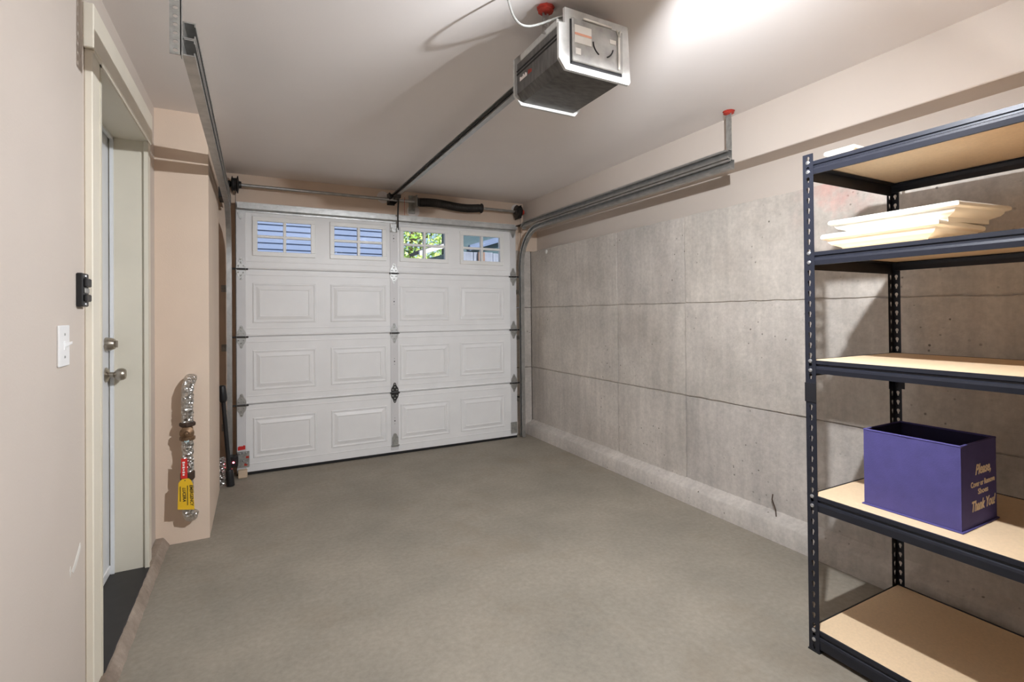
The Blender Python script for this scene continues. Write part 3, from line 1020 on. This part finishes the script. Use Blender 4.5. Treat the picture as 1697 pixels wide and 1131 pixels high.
# drive rail, header bracket, trolley and arm
MB().prism([(OX - 0.014, 2.288), (OX + 0.014, 2.288), (OX + 0.014, 2.294), (OX + 0.003, 2.298), (OX + 0.003, 2.322), (OX + 0.016, 2.326), (OX + 0.016, 2.330), (OX - 0.016, 2.330), (OX - 0.016, 2.326), (OX - 0.003, 2.322), (OX - 0.003, 2.298), (OX - 0.014, 2.294)], 'Y', OY1 - 0.1, 4.46).build('drive_rail', 'galv', op)
MB().tube([(OX - 0.012, OY1, 2.308), (OX - 0.012, 4.42, 2.314)], 0.006, 6).build('drive_chain', 'dark', op)
MB().box(OX - 0.035, OX - 0.031, 4.43, YD, 2.26, 2.345).box(OX + 0.031, OX + 0.035, 4.43, YD, 2.26, 2.345).box(OX - 0.035, OX + 0.035, YD - 0.006, YD, 2.25, 2.35).build('header_bracket', 'dark', op)
MB().lathe((OX - 0.04, 4.44, 2.308), (1, 0, 0), [(0.034, 0.0), (0.036, 0.01), (0.026, 0.016), (0.026, 0.06), (0.036, 0.066), (0.034, 0.08)], 14).build('idler_pulley', 'dark', op, 0.6)
MB().cbox(OX - 0.022, OX + 0.022, 4.25, 4.35, 2.262, 2.292, 0.004).build('trolley', 'dark', op)
MB().tube([(OX + 0.012, 4.30, 2.268), (OX + 0.02, 4.355, 2.15), (OX + 0.026, 4.378, 2.004)], 0.0075, 8).build('curved_arm', 'dark', op, 0.7)
MB().tube([(OX + 0.075, 4.33, 2.29), (OX + 0.072, 4.33, 2.18), (OX + 0.074, 4.33, 2.13)], 0.0015, 6).build('release_cord', 'redrag', op)

pc = MB()
cpts = []
P0, P1, P2, P3 = Vector((0.80, 1.56, ZC - 0.002)), Vector((0.80, 1.50, 2.18)), Vector((0.90, 1.54, 2.30)), Vector((0.985, 1.47, 2.312))
for k in range(25):
    t = k / 24
    cpts.append(P0 * (1 - t) ** 3 + P1 * 3 * t * (1 - t) ** 2 + P2 * 3 * t * t * (1 - t) + P3 * t ** 3)
pc.tube(cpts, 0.0042, 8)
pc.build('power_cord', 'cord', None, 0.8, label='grey power cord looping from the ceiling to the opener motor', cat='cord')

# ------------------------------------------------------------------ ceiling lamp above the camera's view
cl = thing('ceiling_lamp', 'swivelled white bulb on a porcelain ceiling lampholder in front of the shelving unit', 'lamp', (LAMP_POS[0], LAMP_POS[1], ZC))
MB().lathe((LAMP_POS[0], LAMP_POS[1], ZC), (0, 0, -1), [(0.062, 0), (0.062, 0.012), (0.05, 0.03), (0.03, 0.04), (0.025, 0.075), (0.02, 0.078)], 24).build('lampholder', 'porcelain', cl, 0.6)
bx_, by_, bz = LAMP_POS
LD = Vector((0.0, 0.80, -0.6)).normalized()      # the swivelled bulb faces down the garage
LP = Vector(LAMP_POS)
bk = LP - LD * 0.10
MB().tube([(bx_, by_, ZC - 0.07), (bk.x, bk.y, bk.z + 0.03), tuple(bk)], 0.011, 12).build('swivel_stem', 'porcelain', cl, 0.7)
MB().lathe(tuple(LP - LD * 0.002), -LD, [(0.0225, 0), (0.024, 0.004), (0.022, 0.03), (0.019, 0.055), (0.018, 0.07), (0.018, 0.10)], 24).build('bulb_base', 'porcelain', cl, 0.7)
MB().lathe(LAMP_POS, LD, [(0.022, 0.0)] + [(0.022 * math.cos(k * PI / 16), 0.0075 * math.sin(k * PI / 16)) for k in range(1, 8)] + [(0.001, 0.0075)], 24).build('bulb_dome', 'bulb', cl, 1.0)
# added out-of-view plate and arm, keeping bulb light off opener front and ceiling
vz = bz + 0.004
MB().cbox(bx_ - 0.042, bx_ + 0.052, by_ + 0.120, by_ + 0.123, vz, vz + 0.13, 0.001).build('added_light_blocker', 'porcelain', cl)
MB().tube([(bx_ - 0.007, by_ + 0.121, vz + 0.07), (bx_ - 0.007, by_ + 0.08, ZC - 0.10), (bx_, by_ + 0.02, ZC - 0.06)], 0.004, 8).build('light_blocker_arm', 'porcelain', cl, 0.7)

# ------------------------------------------------------------------ shelving unit
SX0, SX1, SY1, SY0 = 1.815, 2.432, 1.135, -0.085
HT = 1.829
su = thing('shelving_unit', 'black boltless steel shelving unit with five particle-board shelves against the concrete wall', 'shelving', ((SX0 + SX1) / 2, (SY0 + SY1) / 2, 0))
key = [(0.0, 0.0105), (-0.0042, 0.009), (-0.0062, 0.0045), (-0.0055, 0.0005), (-0.0034, -0.004), (-0.0028, -0.0095), (0, -0.0112), (0.0028, -0.0095), (0.0034, -0.004), (0.0055, 0.0005), (0.0062, 0.0045), (0.0042, 0.009)]
LW = 0.038
LE = 0.028
post = MB()
npitch = 48
ph_ = HT / npitch
for k in range(npitch):
    zc = (k + 0.5) * ph_
    if 24.4 < k < 25.6:
        post.box(0, LE, -0.0018, 0, k * ph_, (k + 1) * ph_).box(0, 0.0018, -LW, 0, k * ph_, (k + 1) * ph_)
        continue
    holed_cell(post, LE, ph_, key, (LE / 2, 0, zc), (1, 0, 0), (0, 0, 1), 0.0018)
    holed_cell(post, LW, ph_, key, (0, -LW / 2, zc), (0, -1, 0), (0, 0, 1), -0.0018)
post_me = post.mesh('post', 'blackm')
sleeve_me = MB().box(-0.0022, LW, 0.0, 0.0022, 0.915, 0.985).box(-0.0022, 0, -LW - 0.001, 0.0022, 0.915, 0.985).mesh('splice_sleeve', 'blackd')
foot_me = MB().cbox(-0.003, LW + 0.001, -LW - 0.001, 0.003, 0.0, 0.006, 0.001).mesh('foot_cap', 'black')
riv = MB().lathe((0, 0, 0), (-1, 0, 0), [(0.0072, 0), (0.007, 0.002), (0.0045, 0.0035), (0.001, 0.004)], 10).mesh('rivet', 'zinc', 0.7)
LV = [1.800, 1.466, 1.069, 0.572, 0.082]   # tops of the beams
BH = [0.052, 0.052, 0.052, 0.060, 0.070]
for (x, y, rz) in ((SX0, SY1, 0), (SX1, SY1, -PI / 2), (SX1, SY0, PI), (SX0, SY0, PI / 2)):
    p = inst('post', post_me, su, (x, y, 0), (0, 0, rz))
    s1 = inst('splice_sleeve', sleeve_me, p, (0, 0, 0))
    s1.location = (0, 0, 0)
    s2 = inst('foot_cap', foot_me, p, (0, 0, 0))
    s2.location = (0, 0, 0)
    front = x == SX0
    if front:
        for z, bh in zip(LV, BH):
            for dz in (0.003, 0.037):
                r = inst('rivet', riv, p, (0, 0, 0))
                # posts at the room side: rivets on the face turned to the room
                if rz == 0:
                    r.location = (-0.0005, -0.019, z - dz)
                else:
                    r.location = (0.019, 0.0005, z - dz)
                    r.rotation_euler = (0, 0, -PI / 2)
for i, z in enumerate(LV):
    xb = SX0 + 0.0025
    h = BH[i] - 0.004
    prof = [(0.0, 0.0), (0.0, -0.013), (0.005, -0.016), (0.005, -0.0215), (0.0, -0.0245), (-0.0015, -0.032), (0.001, -h), (0.010, -h), (0.010, -0.03), (0.012, -0.017), (0.030, -0.0165), (0.030, -0.014), (0.008, -0.013), (0.008, 0.0)]
    fr = MB().prism([(xb + a, z + b) for a, b in prof], 'Y', SY0 + 0.003, SY1 - 0.003).build('front_beam', 'blackm', su)
    xr = SX1 - 0.0025
    MB().prism([(xr - a, z + b) for a, b in prof], 'Y', SY0 + 0.003, SY1 - 0.003).build('rear_beam', 'blackm', su)
    for ye, s in ((SY1 - 0.0025, -1), (SY0 + 0.0025, 1)):
        MB().prism([(ye, z), (ye, z - 0.062), (ye + s * 0.003, z - 0.062), (ye + s * 0.003, z - 0.018), (ye + s * 0.028, z - 0.018), (ye + s * 0.028, z - 0.015), (ye + s * 0.003, z - 0.013), (ye + s * 0.003, z)], 'X', xb + 0.012, xr - 0.012).build('side_beam', 'blackd', su)
    MB().cbox(xb + 0.009, xr - 0.009, SY0 + 0.007, SY1 - 0.007, z - 0.0125, z - 0.001, 0.001).build('shelf_board', 'board', su)

# ------------------------------------------------------------------ fabric bin on the fourth shelf
Z4 = LV[3] - 0.001
bx0, bx1, by0, by1, bh = 1.897, 2.140, 0.712, 0.982, 0.258
fbn = thing('storage_bin', 'open purple fabric bin with cream lettering on the second shelf from the bottom', 'storage bin', ((bx0 + bx1) / 2, (by0 + by1) / 2, Z4))


def panel_grid(p0, ux, uy, nx, ny, bulge, nrm, crease):
    p0, ux, uy, nrm = Vector(p0), Vector(ux), Vector(uy), Vector(nrm)
    vs, fs = [], []
    for i in range(nx + 1):
        for j in range(ny + 1):
            u, v = i / nx, j / ny
            d = bulge * math.sin(PI * v) * math.sin(PI * u) * (1 if not crease else (0.5 - 0.5 * math.cos(4 * PI * u)) + 0.3)
            if crease and i == nx // 2:
                d -= 0.0015
            vs.append(p0 + ux * u + uy * v + nrm * (d + random.uniform(-0.0004, 0.0004)))
    for i in range(nx):
        for j in range(ny):
            a = i * (ny + 1) + j
            fs.append((a, a + ny + 1, a + ny + 2, a + 1))
    return MB().add(vs, fs)


def fabric_wall(a, b, nrm, crease, bulge):
    a, b = Vector(a), Vector(b)
    out = panel_grid(a, b - a, (0, 0, bh), 16, 12, bulge, nrm, crease)
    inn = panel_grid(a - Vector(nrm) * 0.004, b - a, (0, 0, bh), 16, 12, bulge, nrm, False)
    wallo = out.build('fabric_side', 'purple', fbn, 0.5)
    inn.build('inner_lining', 'purpled', wallo, 0.8)
    top0, top1 = a + Vector((0, 0, bh)), b + Vector((0, 0, bh))
    hm = MB().tube([top0 - Vector(nrm) * 0.002, (top0 + top1) / 2 - Vector(nrm) * 0.002, top1 - Vector(nrm) * 0.002], 0.0034, 8)
    hm.build('rim_hem', 'purple', fbn, 0.8)
    return wallo


fabric_wall((bx0, by1, Z4 + 0.004), (bx0, by0, Z4 + 0.004), (-1, 0, 0), True, 0.002)
fabric_wall((bx0, by0, Z4 + 0.004), (bx1, by0, Z4 + 0.004), (0, -1, 0), False, 0.0005)
fabric_wall((bx1, by0, Z4 + 0.004), (bx1, by1, Z4 + 0.004), (1, 0, 0), True, 0.002)
fabric_wall((bx1, by1, Z4 + 0.004), (bx0, by1, Z4 + 0.004), (0, 1, 0), False, 0.0005)
MB().cbox(bx0 - 0.006, bx1 + 0.006, by0 - 0.006, by1 + 0.006, Z4, Z4 + 0.0045, 0.0015).build('base_flange', 'purple', fbn)
tx = (bx0 + bx1) / 2 + 0.022
ty = by0 - 0.0012
text_part('Please,', 0.044, (tx + 0.002, ty, Z4 + 0.177), (1, 0, 0), (0, 0, 1), 'print', fbn, 'lettering', shear=0.3, bold=0.0012, width=0.108)
text_part('Cover or Remove', 0.024, (tx, ty, Z4 + 0.134), (1, 0, 0), (0, 0, 1), 'print', fbn, 'lettering', bold=0.0006, width=0.166)
text_part('Shoes', 0.024, (tx, ty, Z4 + 0.108), (1, 0, 0), (0, 0, 1), 'print', fbn, 'lettering', bold=0.0006, width=0.070)
text_part('Thank You!', 0.044, (tx, ty, Z4 + 0.066), (1, 0, 0), (0, 0, 1), 'print', fbn, 'lettering', shear=0.3, bold=0.0012, width=0.164)


# ------------------------------------------------------------------ white moulded trim pieces
def crown(name, label, x0, x1, y0, y1, z, h, flare, tilt=(0, 0, 0), group='white trim pieces on the shelves', shelfless=False):
    """a hollow moulded cap: ogee sides flaring to a flat top with a rounded nosing"""
    cxm, cym = (x0 + x1) / 2, (y0 + y1) / 2
    root = thing(name, label, 'trim piece', (cxm, cym, z), group)
    prof = [(0.0, 0.0), (0.004, 0.0), (0.006, 0.12), (0.02, 0.26), (0.5, 0.42), (0.66, 0.56), (0.70, 0.68), (0.86, 0.70), (0.98, 0.76), (1.0, 0.86), (0.97, 0.95), (0.88, 1.0)]
    hx, hy = (x1 - x0) / 2, (y1 - y0) / 2
    vs, fs = [], []
    rings = [(d * flare, zz * h) for d, zz in prof] + [(0.80 * flare, h * 0.94), (0.62 * flare, h * 0.62), (0.3 * flare, h * 0.36), (-0.006, h * 0.2), (-0.006, 0.0)]
    for d, zz in rings:
        for sx, sy in ((-1, -1), (1, -1), (1, 1), (-1, 1)):
            vs.append((cxm + sx * (hx - flare + d), cym + sy * (hy - flare + d), z + zz))
    for i in range(len(rings)):
        i2 = (i + 1) % len(rings)
        for k in range(4):
            k2 = (k + 1) % 4
            fs.append((i * 4 + k, i * 4 + k2, i2 * 4 + k2, i2 * 4 + k))
    MB().add(vs, fs).build('moulding', 'white', root, 0.5)
    MB().box(cxm - hx + flare * 0.2, cxm + hx - flare * 0.2, cym - hy + flare * 0.2, cym + hy - flare * 0.2, z + h * 0.90, z + h * 0.985).build('cover_board', 'white', root)
    root.rotation_euler = tilt
    return root


Z2 = LV[1] - 0.001
crown('trim_cap', 'white moulded trim cap lying flat on the second shelf from the top', 1.868, 2.19, 0.745, 1.105, Z2, 0.068, 0.05)
crown('trim_cap', 'white moulded trim cap stacked uppermost on the second shelf from the top', 1.882, 2.26, 0.700, 1.085, Z2 + 0.0685, 0.056, 0.045, (0, -0.045, 0))
crown('trim_cap', 'small white moulded trim cap on the top shelf under the beam', 1.925, 2.10, 1.012, 1.122, LV[0] - 0.001, 0.055, 0.03)

# ------------------------------------------------------------------ left wall fittings
sw = thing('light_switch', 'white toggle light switch on the left wall', 'light switch', (XL, 1.83, 1.17))
MB().cbox(XL, XL + 0.006, 1.786, 1.872, 1.113, 1.229, 0.0025, 2).build('plate', 'plate', sw)
MB().cbox(XL + 0.005, XL + 0.008, 1.822, 1.836, 1.158, 1.184, 0.001).build('toggle_slot', 'plate', sw)
MB().prism([(XL + 0.006, 1.164), (XL + 0.022, 1.176), (XL + 0.022, 1.183), (XL + 0.006, 1.180)], 'Y', 1.825, 1.833).build('toggle', 'plate', sw)
for z in (1.139, 1.203):
    MB().lathe((XL + 0.006, 1.829, z), (1, 0, 0), [(0.004, 0), (0.003, 0.0015)], 10).build('screw', 'galvd', sw)
wc = thing('wall_control', 'black push-button door opener control on the wall beside the door casing', 'wall control', (XL, 1.985, 1.336))
MB().cbox(XL, XL + 0.017, 1.950, 2.012, 1.284, 1.388, 0.003).build('base', 'black', wc)
MB().cbox(XL + 0.016, XL + 0.026, 1.958, 2.006, 1.345, 1.372, 0.003).build('button', 'black', wc)
MB().cbox(XL + 0.016, XL + 0.026, 1.958, 2.006, 1.300, 1.322, 0.003).build('button', 'black', wc)
MB().cbox(XL + 0.016, XL + 0.021, 1.962, 2.002, 1.326, 1.342, 0.002).build('label_strip', 'oppanel', wc)
MB().lathe((XL + 0.017, 1.98, 1.379), (1, 0, 0), [(0.005, 0), (0.004, 0.002)], 10).build('screw', 'zinc', wc)
MB().lathe((XL + 0.017, 1.98, 1.292), (1, 0, 0), [(0.005, 0), (0.004, 0.002)], 10).build('screw', 'zinc', wc)

# ------------------------------------------------------------------ wrapped water pipe on the pillar
wp = thing('wrapped_water_pipe', 'foil-wrapped water pipe with shut-off valve on the face of the pillar', 'pipe', (-0.33, YP, 0.14))


def crumple(path, r, seg=14, amp=0.12):
    mb = MB()
    P = []
    for i in range(len(path) - 1):
        a, b = Vector(path[i]), Vector(path[i + 1])
        k = max(2, int((b - a).length / 0.008))
        for j in range(k):
            P.append(a.lerp(b, j / k))
    P.append(Vector(path[-1]))
    mb.tube(P, r, seg)
    mb.v = [tuple(Vector(v) + Vector((random.uniform(-1, 1), random.uniform(-1, 1), random.uniform(-1, 1))) * r * amp) for v in mb.v]
    return mb


py = 3.20
MB_up = crumple([(-0.318, YP, 0.905), (-0.322, YP - 0.035, 0.898), (-0.328, py + 0.012, 0.875), (-0.331, py, 0.84), (-0.331, py, 0.675)], 0.028)
MB_up.build('foil_wrap', 'foil', wp, 0.9)
crumple([(-0.331, py, 0.585), (-0.331, py, 0.21), (-0.329, py + 0.004, 0.18), (-0.322, py + 0.03, 0.155), (-0.312, YP, 0.148)], 0.027).build('foil_wrap', 'foil', wp, 0.9)
vv = MB().lathe((-0.331, py, 0.58), (0, 0, 1), [(0.034, 0.0), (0.037, 0.006), (0.037, 0.018), (0.03, 0.022), (0.024, 0.03), (0.026, 0.045), (0.026, 0.065), (0.022, 0.075), (0.024, 0.08)], 10)
vv.build('valve_body', 'brass', wp, 0.5)
MB().lathe((-0.331, py, 0.655), (0, 0, 1), [(0.034, 0), (0.038, 0.005), (0.038, 0.017), (0.034, 0.022)], 8).build('union_nut', 'rust', wp)
bon = MB().lathe((-0.331, py, 0.622), (0, -1, 0), [(0.026, 0), (0.033, 0.02), (0.034, 0.026), (0.022, 0.03), (0.012, 0.034), (0.009, 0.05), (0.004, 0.052)], 18)
bon.build('valve_bonnet', 'brass', wp, 0.5)
MB().cbox(-0.342, -0.320, py - 0.034, py - 0.030, 0.575, 0.597, 0.001).build('blue_label', mat('pale_blue_label', (176, 200, 206), 0.5), wp)
MB().lathe((-0.331, py, 0.365), (0, 0, 1), [(0.03, 0), (0.034, 0.006), (0.034, 0.04), (0.03, 0.046)], 10).build('pipe_clamp', 'rust', wp)
rt = thing('red_tag', 'narrow red tag tied to the foil-wrapped pipe', 'tag', (-0.343, py - 0.037, 0.395))
rtm = MB().prism([(-0.358, 0.385), (-0.328, 0.382), (-0.328, 0.488), (-0.356, 0.492)], 'Y', py - 0.0385, py - 0.037).build('card', 'red', rt)
mk = MB()
for k in range(6):
    z_ = 0.474 - k * 0.013
    w_ = (0.010, 0.007, 0.009, 0.006, 0.009, 0.007)[k]
    mk.box(-0.345 - w_ * 0.6, -0.345 + w_ * 0.6, py - 0.0391, py - 0.0385, z_ - 0.009, z_)
mk.build('worn_print', 'inkw', rt)
yt_ = thing('yellow_tag', 'yellow emergency tag hanging on the foil-wrapped pipe', 'tag', (-0.333, py - 0.04, 0.22))
ytm = MB()
pts = [(-0.372, 0.225), (-0.340, 0.219), (-0.296, 0.212), (-0.303, 0.35), (-0.312, 0.372), (-0.322, 0.383), (-0.352, 0.383), (-0.368, 0.365)]
ytm.prism(pts, 'Y', py - 0.042, py - 0.0405)
ytm.build('card', 'yellow', yt_)
MB().lathe((-0.339, py - 0.042, 0.374), (0, -1, 0), [(0.003, 0), (0.003, 0.0006)], 8).build('eyelet', 'ink', yt_)
text_part('EMERGENCY', 0.020, (-0.310, py - 0.0424, 0.292), (0.03, 0, -1), (1, 0, 0.03), 'ink', yt_, 'lettering', shear=0.25, bold=0.0006, width=0.115)
mk = MB()
for k in range(18):
    z_ = 0.345 - k * 0.105/18
    mk.box(-0.3275 - 0.0025, -0.3275 + 0.0025, py - 0.0426, py - 0.042, z_ - 0.105/18 * 0.75, z_)
mk.build('fine_print', 'ink', yt_)
text_part('LUCERA', 0.019, (-0.343, py - 0.0424, 0.300), (0.03, 0, -1), (1, 0, 0.03), 'ink', yt_, 'lettering', shear=0.25, bold=0.0006, width=0.075)
mk = MB()
for k in range(13):
    z_ = 0.345 - k * 0.08/13
    mk.box(-0.36 - 0.0025, -0.36 + 0.0025, py - 0.0426, py - 0.042, z_ - 0.08/13 * 0.75, z_)
mk.build('fine_print', 'ink', yt_)

# ------------------------------------------------------------------ bits in the corner by the track
tb = thing('black_pole', 'black tubular pole with thicker ends leaning in the corner by the left track', 'pole', (-0.17, 4.19, 0.0))
A, B = Vector((-0.168, 4.19, 0.004)), Vector((-0.222, 4.215, 0.74))


def lp(t):
    return tuple(A.lerp(B, t))


MB().tube([lp(0.0), lp(0.14), lp(0.16), lp(0.165)], [0.027, 0.026, 0.022, 0.015], 14).build('lower_sleeve', 'black', tb, 0.6)
MB().tube([lp(0.15), lp(0.9)], 0.0145, 14).build('shaft', 'black', tb, 0.6)
MB().tube([lp(0.83), lp(0.845), lp(0.87), lp(0.96), lp(0.99), lp(1.0)], [0.016, 0.024, 0.028, 0.026, 0.023, 0.014], 14).build('head', 'black', tb, 0.6)
fs_ = thing('foil_pipe_stub', 'short foil-wrapped pipe stub rising from the floor behind the black pole', 'pipe', (-0.235, 4.25, 0.0))
crumple([(-0.237, 4.25, 0.0), (-0.237, 4.25, 0.20)], 0.033, 12, 0.16).build('foil_wrap', 'foil', fs_, 0.9)
MB().cbox(-0.272, -0.250, 4.212, 4.222, 0.005, 0.085, 0.002).build('red_strip', 'rust', fs_)
ps = thing('safety_sensor', 'black door safety sensor with glowing red light at the foot of the left track', 'sensor', (-0.158, 4.30, 0.15))
MB().cbox(-0.178, -0.122, 4.255, 4.335, 0.118, 0.195, 0.004).build('sensor_body', 'black', ps)
MB().lathe((-0.152, 4.255, 0.153), (0, -1, 0), [(0.006, 0), (0.006, 0.002), (0.003, 0.005)], 12).build('indicator_light', 'led', ps)
MB().box(-0.198, -0.176, 4.32, 4.324, 0.135, 0.175).build('mounting_bracket', 'galvd', ps)
MB().cbox(-0.125, -0.062, 4.345, 4.400, 0.0, 0.058, 0.004).build('wood_block', 'wood', None, label='small bare wood block on the floor at the left foot of the garage door', cat='block')
